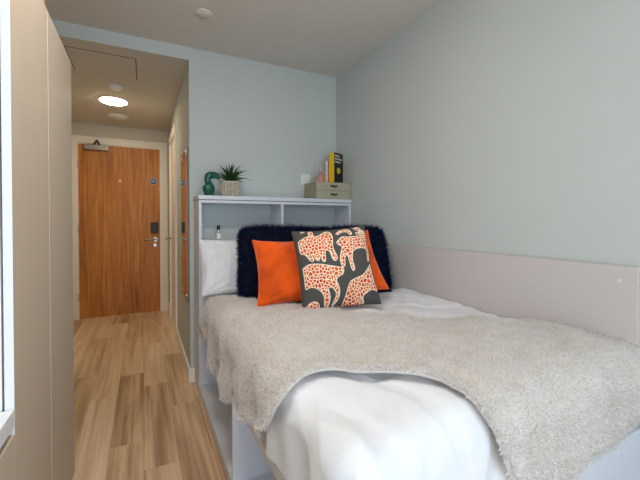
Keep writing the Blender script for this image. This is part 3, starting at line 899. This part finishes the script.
# leopard print cushion: signed distance to the printed cats is stored per vertex
def leo_mat():
    m = bpy.data.materials.new('leopard_print_cotton')
    m.use_nodes = True
    nt = m.node_tree; L = nt.links.new
    p = nt.nodes['Principled BSDF']; p.inputs['Roughness'].default_value = 0.9; p.inputs['Specular IOR Level'].default_value = 0.15
    a = nt.nodes.new('ShaderNodeAttribute'); a.attribute_name = 'cat'
    uv = nt.nodes.new('ShaderNodeAttribute'); uv.attribute_name = 'flat'
    vo = nt.nodes.new('ShaderNodeTexVoronoi'); vo.voronoi_dimensions = '2D'; vo.feature = 'DISTANCE_TO_EDGE'
    vo.inputs['Scale'].default_value = 25.0
    L(uv.outputs['Vector'], vo.inputs['Vector'])
    nz = nt.nodes.new('ShaderNodeTexNoise'); nz.inputs['Scale'].default_value = 5; L(uv.outputs['Vector'], nz.inputs['Vector'])
    spot = nt.nodes.new('ShaderNodeMath'); spot.operation = 'GREATER_THAN'; spot.inputs[1].default_value = 0.13
    L(vo.outputs['Distance'], spot.inputs[0])
    inn = nt.nodes.new('ShaderNodeMath'); inn.operation = 'GREATER_THAN'; inn.inputs[1].default_value = 0.010
    L(a.outputs['Fac'], inn.inputs[0])
    both = nt.nodes.new('ShaderNodeMath'); both.operation = 'MULTIPLY'
    L(spot.outputs[0], both.inputs[0]); L(inn.outputs[0], both.inputs[1])
    rr = nt.nodes.new('ShaderNodeValToRGB')
    rr.color_ramp.elements[0].position = 0.35; rr.color_ramp.elements[0].color = lin(196, 58, 20)
    rr.color_ramp.elements[1].position = 0.65; rr.color_ramp.elements[1].color = lin(220, 98, 36)
    L(nz.outputs['Fac'], rr.inputs['Fac'])
    m1 = nt.nodes.new('ShaderNodeMix'); m1.data_type = 'RGBA'
    m1.inputs[6].default_value = lin(246, 226, 200)
    L(both.outputs[0], m1.inputs[0]); L(rr.outputs['Color'], m1.inputs[7])
    cat = nt.nodes.new('ShaderNodeMath'); cat.operation = 'GREATER_THAN'; cat.inputs[1].default_value = 0.0
    L(a.outputs['Fac'], cat.inputs[0])
    m2 = nt.nodes.new('ShaderNodeMix'); m2.data_type = 'RGBA'
    m2.inputs[6].default_value = lin(82, 80, 78)
    L(cat.outputs[0], m2.inputs[0]); L(m1.outputs[2], m2.inputs[7])
    L(m2.outputs[2], p.inputs['Base Color'])
    return m

cats_px = [
    [(45,120),(70,105),(100,95),(140,100),(165,80),(185,72),(205,85),(215,120),(217,180),(240,232),(230,250),(215,240),(197,200),(180,196),(182,245),(166,247),(156,215),(152,240),(136,237),(121,210),(112,205),(127,232),(113,240),(92,215),(76,195),(60,190),(50,160)],
    [(93,64),(113,64),(119,98),(99,98)],
    [(56,58),(72,58),(78,68),(62,70)],
    [(230,152),(248,130),(262,118),(300,122),(350,116),(400,108),(410,130),(414,190),(414,250),(401,255),(395,200),(370,190),(332,198),(317,212),(315,250),(327,296),(314,308),(297,262),(286,225),(277,240),(277,278),(262,282),(250,240),(255,200),(258,180),(240,168)],
    [(228,95),(248,75),(280,67),(302,78),(314,103),(302,112),(287,92),(262,90),(240,105)],
    [(318,66),(345,58),(368,78),(387,86),(352,90)],
    [(330,96),(380,91),(392,104),(342,110)],
    [(68,262),(100,250),(150,256),(200,268),(240,278),(270,290),(266,320),(247,330),(237,345),(252,380),(256,420),(237,457),(221,460),(237,412),(217,380),(201,380),(212,420),(207,462),(186,462),(181,420),(165,392),(140,372),(110,364),(88,368),(78,320)],
    [(417,266),(430,310),(444,360),(458,405),(425,400),(400,412),(378,432),(386,470),(330,475),(276,475),(285,420),(300,362),(330,342),(370,325),(402,290)],
    [(92,462),(110,435),(140,430),(162,450),(157,480),(86,480)],
]
quad = np.array([(20, 50), (385, 48), (478, 462), (85, 472)], float)      # TL TR BR BL of the printed face

def to_uv(p):
    """inverse bilinear by Newton; u to the right, v up, both 0..1"""
    s = t = 0.5
    for _ in range(20):
        TLp, TRp, BRp, BLp = quad
        f = (1 - s) * (1 - t) * TLp + s * (1 - t) * TRp + s * t * BRp + (1 - s) * t * BLp - p
        ds = (1 - t) * (TRp - TLp) + t * (BRp - BLp); dt = (1 - s) * (BLp - TLp) + s * (BRp - TRp)
        st = np.linalg.solve(np.array([ds, dt]).T, -f)
        s += st[0]; t += st[1]
    return np.array([s, 1 - t])

def sdist(poly, X, Y):
    inside = np.zeros(X.shape, bool); best = np.full(X.shape, 9.0)
    n = len(poly)
    for i in range(n):
        (x0, y0), (x1, y1) = poly[i], poly[(i + 1) % n]
        tt = np.clip(((X - x0) * (x1 - x0) + (Y - y0) * (y1 - y0)) / ((x1 - x0) ** 2 + (y1 - y0) ** 2 + 1e-12), 0, 1)
        best = np.minimum(best, np.hypot(X - x0 - tt * (x1 - x0), Y - y0 - tt * (y1 - y0)))
        cr = ((y0 > Y) != (y1 > Y)) & (X < (x1 - x0) * (Y - y0) / (y1 - y0 + 1e-12) + x0)
        inside ^= cr
    return np.where(inside, best, -best)

base = (0.838, 1.436, ZB - 0.002)
nl = 150
F, B, U, V = cushion_grid(0.38, 0.412, 0.15, 33, nu=nl, nv=nl, wrinkle=0.003, puff=0.5, pinch=0.05)
F, B = place(F, base, -17.5, 25, -5), place(B, base, -17.5, 25, -5)
lc = thing('leopard_cushion', base, 'charcoal cushion printed with orange spotted leopards in front of others', 'cushion')
o, bm = two_sided('cushion_cover', F, B, leo_mat(), lc, base); bm.free()
u01, v01 = (U + 1) / 2, (V + 1) / 2
sdv = np.full(U.shape, -1.0)
for poly in cats_px:
    q = [to_uv(np.array(p, float)) for p in poly]
    qc = curve([*q, q[0]], 110)
    sdv = np.maximum(sdv, sdist(qc[:-1], u01, v01))
vals = np.concatenate([sdv.ravel(), sdv.ravel()[::1]])
at = o.data.attributes.new('cat', 'FLOAT', 'POINT'); at.data.foreach_set('value', vals.astype(np.float32))
fl2 = np.stack([u01, v01, 0 * u01], axis=-1).reshape(-1, 3); fl2 = np.concatenate([fl2, fl2])
at = o.data.attributes.new('flat', 'FLOAT_VECTOR', 'POINT'); at.data.foreach_set('vector', fl2.astype(np.float32).ravel())
seam('seam', F, mat('charcoal_seam', (78, 76, 74), 0.9), lc, base, 0.0025)

# ------------------------------------------------------------------ things on the shelves
# green bird ornament
ox, oy = 0.395, 2.455
bo = thing('bird_ornament', (ox, oy, HT), 'teal green glazed bird ornament with a large curved beak', 'ornament')
bm = bmesh.new(); lathe(bm, [(0.030, 0.0005), (0.033, 0.008), (0.030, 0.014), (0.038, 0.034), (0.041, 0.052), (0.036, 0.072), (0.024, 0.088), (0.018, 0.098)], (ox, oy, HT), 12)
body = finish('body', bm, M['green_glaze'], bo, loc=(ox, oy, HT))
bm = bmesh.new()
tube(bm, [(ox - 0.003, oy, HT + 0.080), (ox - 0.007, oy, HT + 0.098), (ox - 0.008, oy, HT + 0.116), (ox - 0.003, oy, HT + 0.132), (ox + 0.010, oy, HT + 0.140), (ox + 0.026, oy, HT + 0.141)],
     [0.024, 0.021, 0.022, 0.0255, 0.0255, 0.021], 12)
finish('head', bm, M['green_glaze'], bo, loc=(ox, oy, HT + 0.1), smooth=True)
bm = bmesh.new()
tube(bm, [(ox + 0.010, oy, HT + 0.140), (ox + 0.030, oy, HT + 0.142), (ox + 0.048, oy, HT + 0.138), (ox + 0.062, oy, HT + 0.127), (ox + 0.069, oy, HT + 0.114)],
     [(0.024, 0.016), (0.023, 0.015), (0.020, 0.013), (0.014, 0.009), (0.004, 0.004)], 12)
finish('beak', bm, M['green_glaze'], bo, loc=(ox + 0.03, oy, HT + 0.14), smooth=True)

# potted plant
px, py = 0.545, 2.490
pt = thing('potted_plant', (px, py, HT), 'spiky green plant in a ribbed beige pot on the headboard shelf', 'plant')
rib = lambda a, z: 1 + 0.055 * math.cos(22 * a) * (1 if z < 0.094 else 0)
bm = bmesh.new(); lathe(bm, [(0.052, 0.0005), (0.058, 0.006), (0.063, 0.03), (0.066, 0.06), (0.067, 0.092), (0.0672, 0.096)], (px, py, HT), 110, rfun=rib)
finish('pot', bm, M['pot'], pt, loc=(px, py, HT), smooth=False)
bm = bmesh.new(); lathe(bm, [(0.066, 0.096), (0.068, 0.097), (0.068, 0.105), (0.060, 0.105), (0.058, 0.097)], (px, py, HT), 40)
finish('pot_rim', bm, M['potdark'], pt, loc=(px, py, HT + 0.096))
bm = bmesh.new(); lathe(bm, [(0.057, 0.0972), (0.05, 0.1), (0.002, 0.102)], (px, py, HT), 24)
finish('soil', bm, M['soil'], pt, loc=(px, py, HT + 0.097))
lr = random.Random(4)
for i in range(34):
    a = 2 * PI * i / 34 * 5.27 + lr.uniform(-0.3, 0.3)
    ring = i / 34
    el = math.radians(80 - 62 * ring + lr.uniform(-8, 8))
    Lh = lr.uniform(0.13, 0.165) * (0.85 + 0.15 * ring)
    bend = 0.35 + 0.9 * ring
    V_, F_ = [], []
    n = 7
    d0 = Vector((math.cos(a), math.sin(a), 0)); side = Vector((-math.sin(a), math.cos(a), 0))
    p = Vector((px, py, HT + 0.100)) + d0 * 0.012 * (0.3 + ring)
    e = el + 0.25
    for k_ in range(n):
        t_ = k_ / (n - 1)
        w_ = 0.0125 * (1 - t_ ** 1.6) * (0.75 + 0.6 * min(1, t_ * 3)) + 0.0004
        nrm = (Vector((0, 0, 1)) * math.cos(e) - d0 * math.sin(e))
        V_ += [tuple(p - side * w_ + nrm * w_ * 0.35), tuple(p - nrm * 0.0007), tuple(p + side * w_ + nrm * w_ * 0.35), tuple(p + nrm * 0.0008)]
        p = p + (d0 * math.cos(e) + Vector((0, 0, 1)) * math.sin(e)) * (Lh / (n - 1))
        e -= bend * 1.1 / n
    for k_ in range(n - 1):
        for q in range(4):
            F_.append((k_ * 4 + q, k_ * 4 + (q + 1) % 4, k_ * 4 + 4 + (q + 1) % 4, k_ * 4 + 4 + q))
    V_ = [tuple(Vector(w_) - Vector((px, py, HT + 0.1))) for w_ in V_]
    raw_mesh('leaf', V_, F_, M['leaf'], pt, (px, py, HT + 0.1), True)

# two-drawer card box
bx0, bx1, by0, by1, bz = 1.168, 1.471, 2.398, 2.612, HT
db = thing('drawer_box', ((bx0 + bx1) / 2, 2.51, bz), 'sage grey card box with two drawers on the headboard shelf', 'drawer box')
box('box_body', (bx0, bx1, by0 + 0.004, by1, bz + 0.0005, bz + 0.130), M['kraft'], db, bevel=0.0015)
for i in range(2):
    z0 = bz + 0.004 + i * 0.063
    dr = box('drawer', (bx0 + 0.004, bx1 - 0.004, by0, by0 + 0.0045, z0, z0 + 0.0595), M['kraft2'], db, bevel=0.001)
    bm = bmesh.new(); cx = (bx0 + bx1) / 2
    pts = [(cx - 0.030, by0 - 0.002, z0 + 0.036), (cx - 0.022, by0 - 0.008, z0 + 0.034), (cx, by0 - 0.013, z0 + 0.030), (cx + 0.022, by0 - 0.008, z0 + 0.034), (cx + 0.030, by0 - 0.002, z0 + 0.036)]
    for k_ in range(4):
        a_, b_ = Vector(pts[k_]), Vector(pts[k_ + 1])
        vv_ = [bm.verts.new(q) for q in (a_ + Vector((0, 0, -0.007)), b_ + Vector((0, 0, -0.007)), b_ + Vector((0, 0, 0.007)), a_ + Vector((0, 0, 0.007)),
                                          a_ + Vector((0, 0.002, -0.007)), b_ + Vector((0, 0.002, -0.007)), b_ + Vector((0, 0.002, 0.007)), a_ + Vector((0, 0.002, 0.007)))]
        for f in ((0, 1, 2, 3), (7, 6, 5, 4), (0, 4, 5, 1), (3, 2, 6, 7), (0, 3, 7, 4), (1, 5, 6, 2)):
            bm.faces.new([vv_[i_] for i_ in f])
    finish('handle', bm, M['leather'], dr, loc=(cx, by0, z0 + 0.03))

# books on the box: local x = thickness, y = depth from the spine, z = height
BZ = bz + 0.1305
def book(name, label, pos, rz, th_, dep, hgt, cover, spine, marks=None):
    t = thing(name, (pos[0], pos[1], BZ), label, 'book', 'books on the drawer box')
    t.rotation_euler = (0, 0, math.radians(rz))
    def part(n, bs, m, par=t):
        bm = bmesh.new()
        for b in bs: add_box(bm, *b)
        bmesh.ops.recalc_face_normals(bm, faces=bm.faces)
        me = bpy.data.meshes.new(n); bm.to_mesh(me); bm.free(); me.materials.append(m)
        o = bpy.data.objects.new(n, me); C.objects.link(o); o.parent = par
        return o
    h = th_ / 2
    part('pages', [(-h + 0.002, h - 0.002, 0.002, dep - 0.003, 0.002, hgt - 0.003)], M['paper'])
    fr = part('cover', [(h - 0.002, h, 0, dep, 0, hgt), (-h, -h + 0.002, 0, dep, 0, hgt)], cover)
    part('spine', [(-h, h, -0.0015, 0.002, 0, hgt)], spine)
    if marks: marks(part, fr, h, dep, hgt)
    return t

def black_marks(part, fr, h, dep, hgt):
    bs = []
    r = random.Random(2)
    for row, (z, n) in enumerate(((0.90, 4), (0.80, 6), (0.70, 5))):
        y = 0.012
        for k_ in range(n):
            w_ = r.uniform(0.010, 0.018)
            bs.append((h, h + 0.0006, y, y + w_, hgt * z - 0.006, hgt * z + 0.006)); y += w_ + 0.004
    part('title_lettering', bs, M['bookwhite'], fr)
    bm = bmesh.new(); lathe(bm, [(0.026, 0), (0.026, 0.0008)], (h, dep * 0.5, hgt * 0.42), 20, 'X')
    me = bpy.data.meshes.new('emblem'); bmesh.ops.recalc_face_normals(bm, faces=bm.faces); bm.to_mesh(me); bm.free(); me.materials.append(M['yellow'])
    o = bpy.data.objects.new('emblem', me); C.objects.link(o); o.parent = fr

def yellow_marks(part, fr, h, dep, hgt):
    pass

RZ = -60
ux, uy = math.cos(math.radians(RZ)), math.sin(math.radians(RZ))
def along(s): return (1.315 + ux * s, 2.455 + uy * s)
book('book', 'tall black book with yellow spine and yellow round emblem', along(0.024), RZ, 0.030, 0.135, 0.238, M['bookblack'], M['yellow'], black_marks)
book('book', 'thin yellow book between the black and coral books', along(0.000), RZ, 0.016, 0.130, 0.226, M['yellow'], M['yellow'])
book('book', 'thin coral red book next to the white book', along(-0.014), RZ, 0.009, 0.120, 0.186, M['bookred'], M['bookred'])
book('book', 'short white book at the left end of the row', along(-0.030), RZ, 0.020, 0.115, 0.174, M['bookwhite'], M['bookwhite'])

# coral glass bottle
gx_, gy_ = 1.236, 2.46
gb = thing('glass_bottle', (gx_, gy_, BZ), 'coral pink glass bottle with pale stopper beside the books', 'bottle')
bm = bmesh.new(); lathe(bm, [(0.032, 0.0005), (0.036, 0.006), (0.034, 0.036), (0.026, 0.058), (0.012, 0.072), (0.010, 0.084)], (gx_, gy_, BZ), 10)
finish('bottle_body', bm, M['pinkglass'], gb, loc=(gx_, gy_, BZ))
bm = bmesh.new(); lathe(bm, [(0.011, 0.0845), (0.016, 0.092), (0.017, 0.108), (0.010, 0.122)], (gx_, gy_, BZ), 10)
finish('stopper', bm, M['paleglass'], gb, loc=(gx_, gy_, BZ + 0.084))

# perfume bottle on the inner shelf
fx, fy, fz = 0.452, 2.425, 1.0142
pb = thing('perfume_bottle', (fx, fy, fz), 'small clear perfume bottle with black cap above the white pillow', 'bottle')
box('bottle_body', (fx - 0.018, fx + 0.018, fy - 0.012, fy + 0.012, fz + 0.0005, fz + 0.062), M['paleglass'], pb, bevel=0.003)
box('bottle_label', (fx - 0.013, fx + 0.013, fy - 0.0135, fy - 0.0122, fz + 0.010, fz + 0.045), M['white'], pb)
bm = bmesh.new(); cyl(bm, (fx, fy, fz + 0.0625), (fx, fy, fz + 0.070), 0.008, n=14)
finish('collar', bm, M['steel'], pb, loc=(fx, fy, fz + 0.0625))
bm = bmesh.new(); cyl(bm, (fx, fy, fz + 0.0703), (fx, fy, fz + 0.100), 0.011, n=18)
finish('cap', bm, M['black'], pb, loc=(fx, fy, fz + 0.0703))
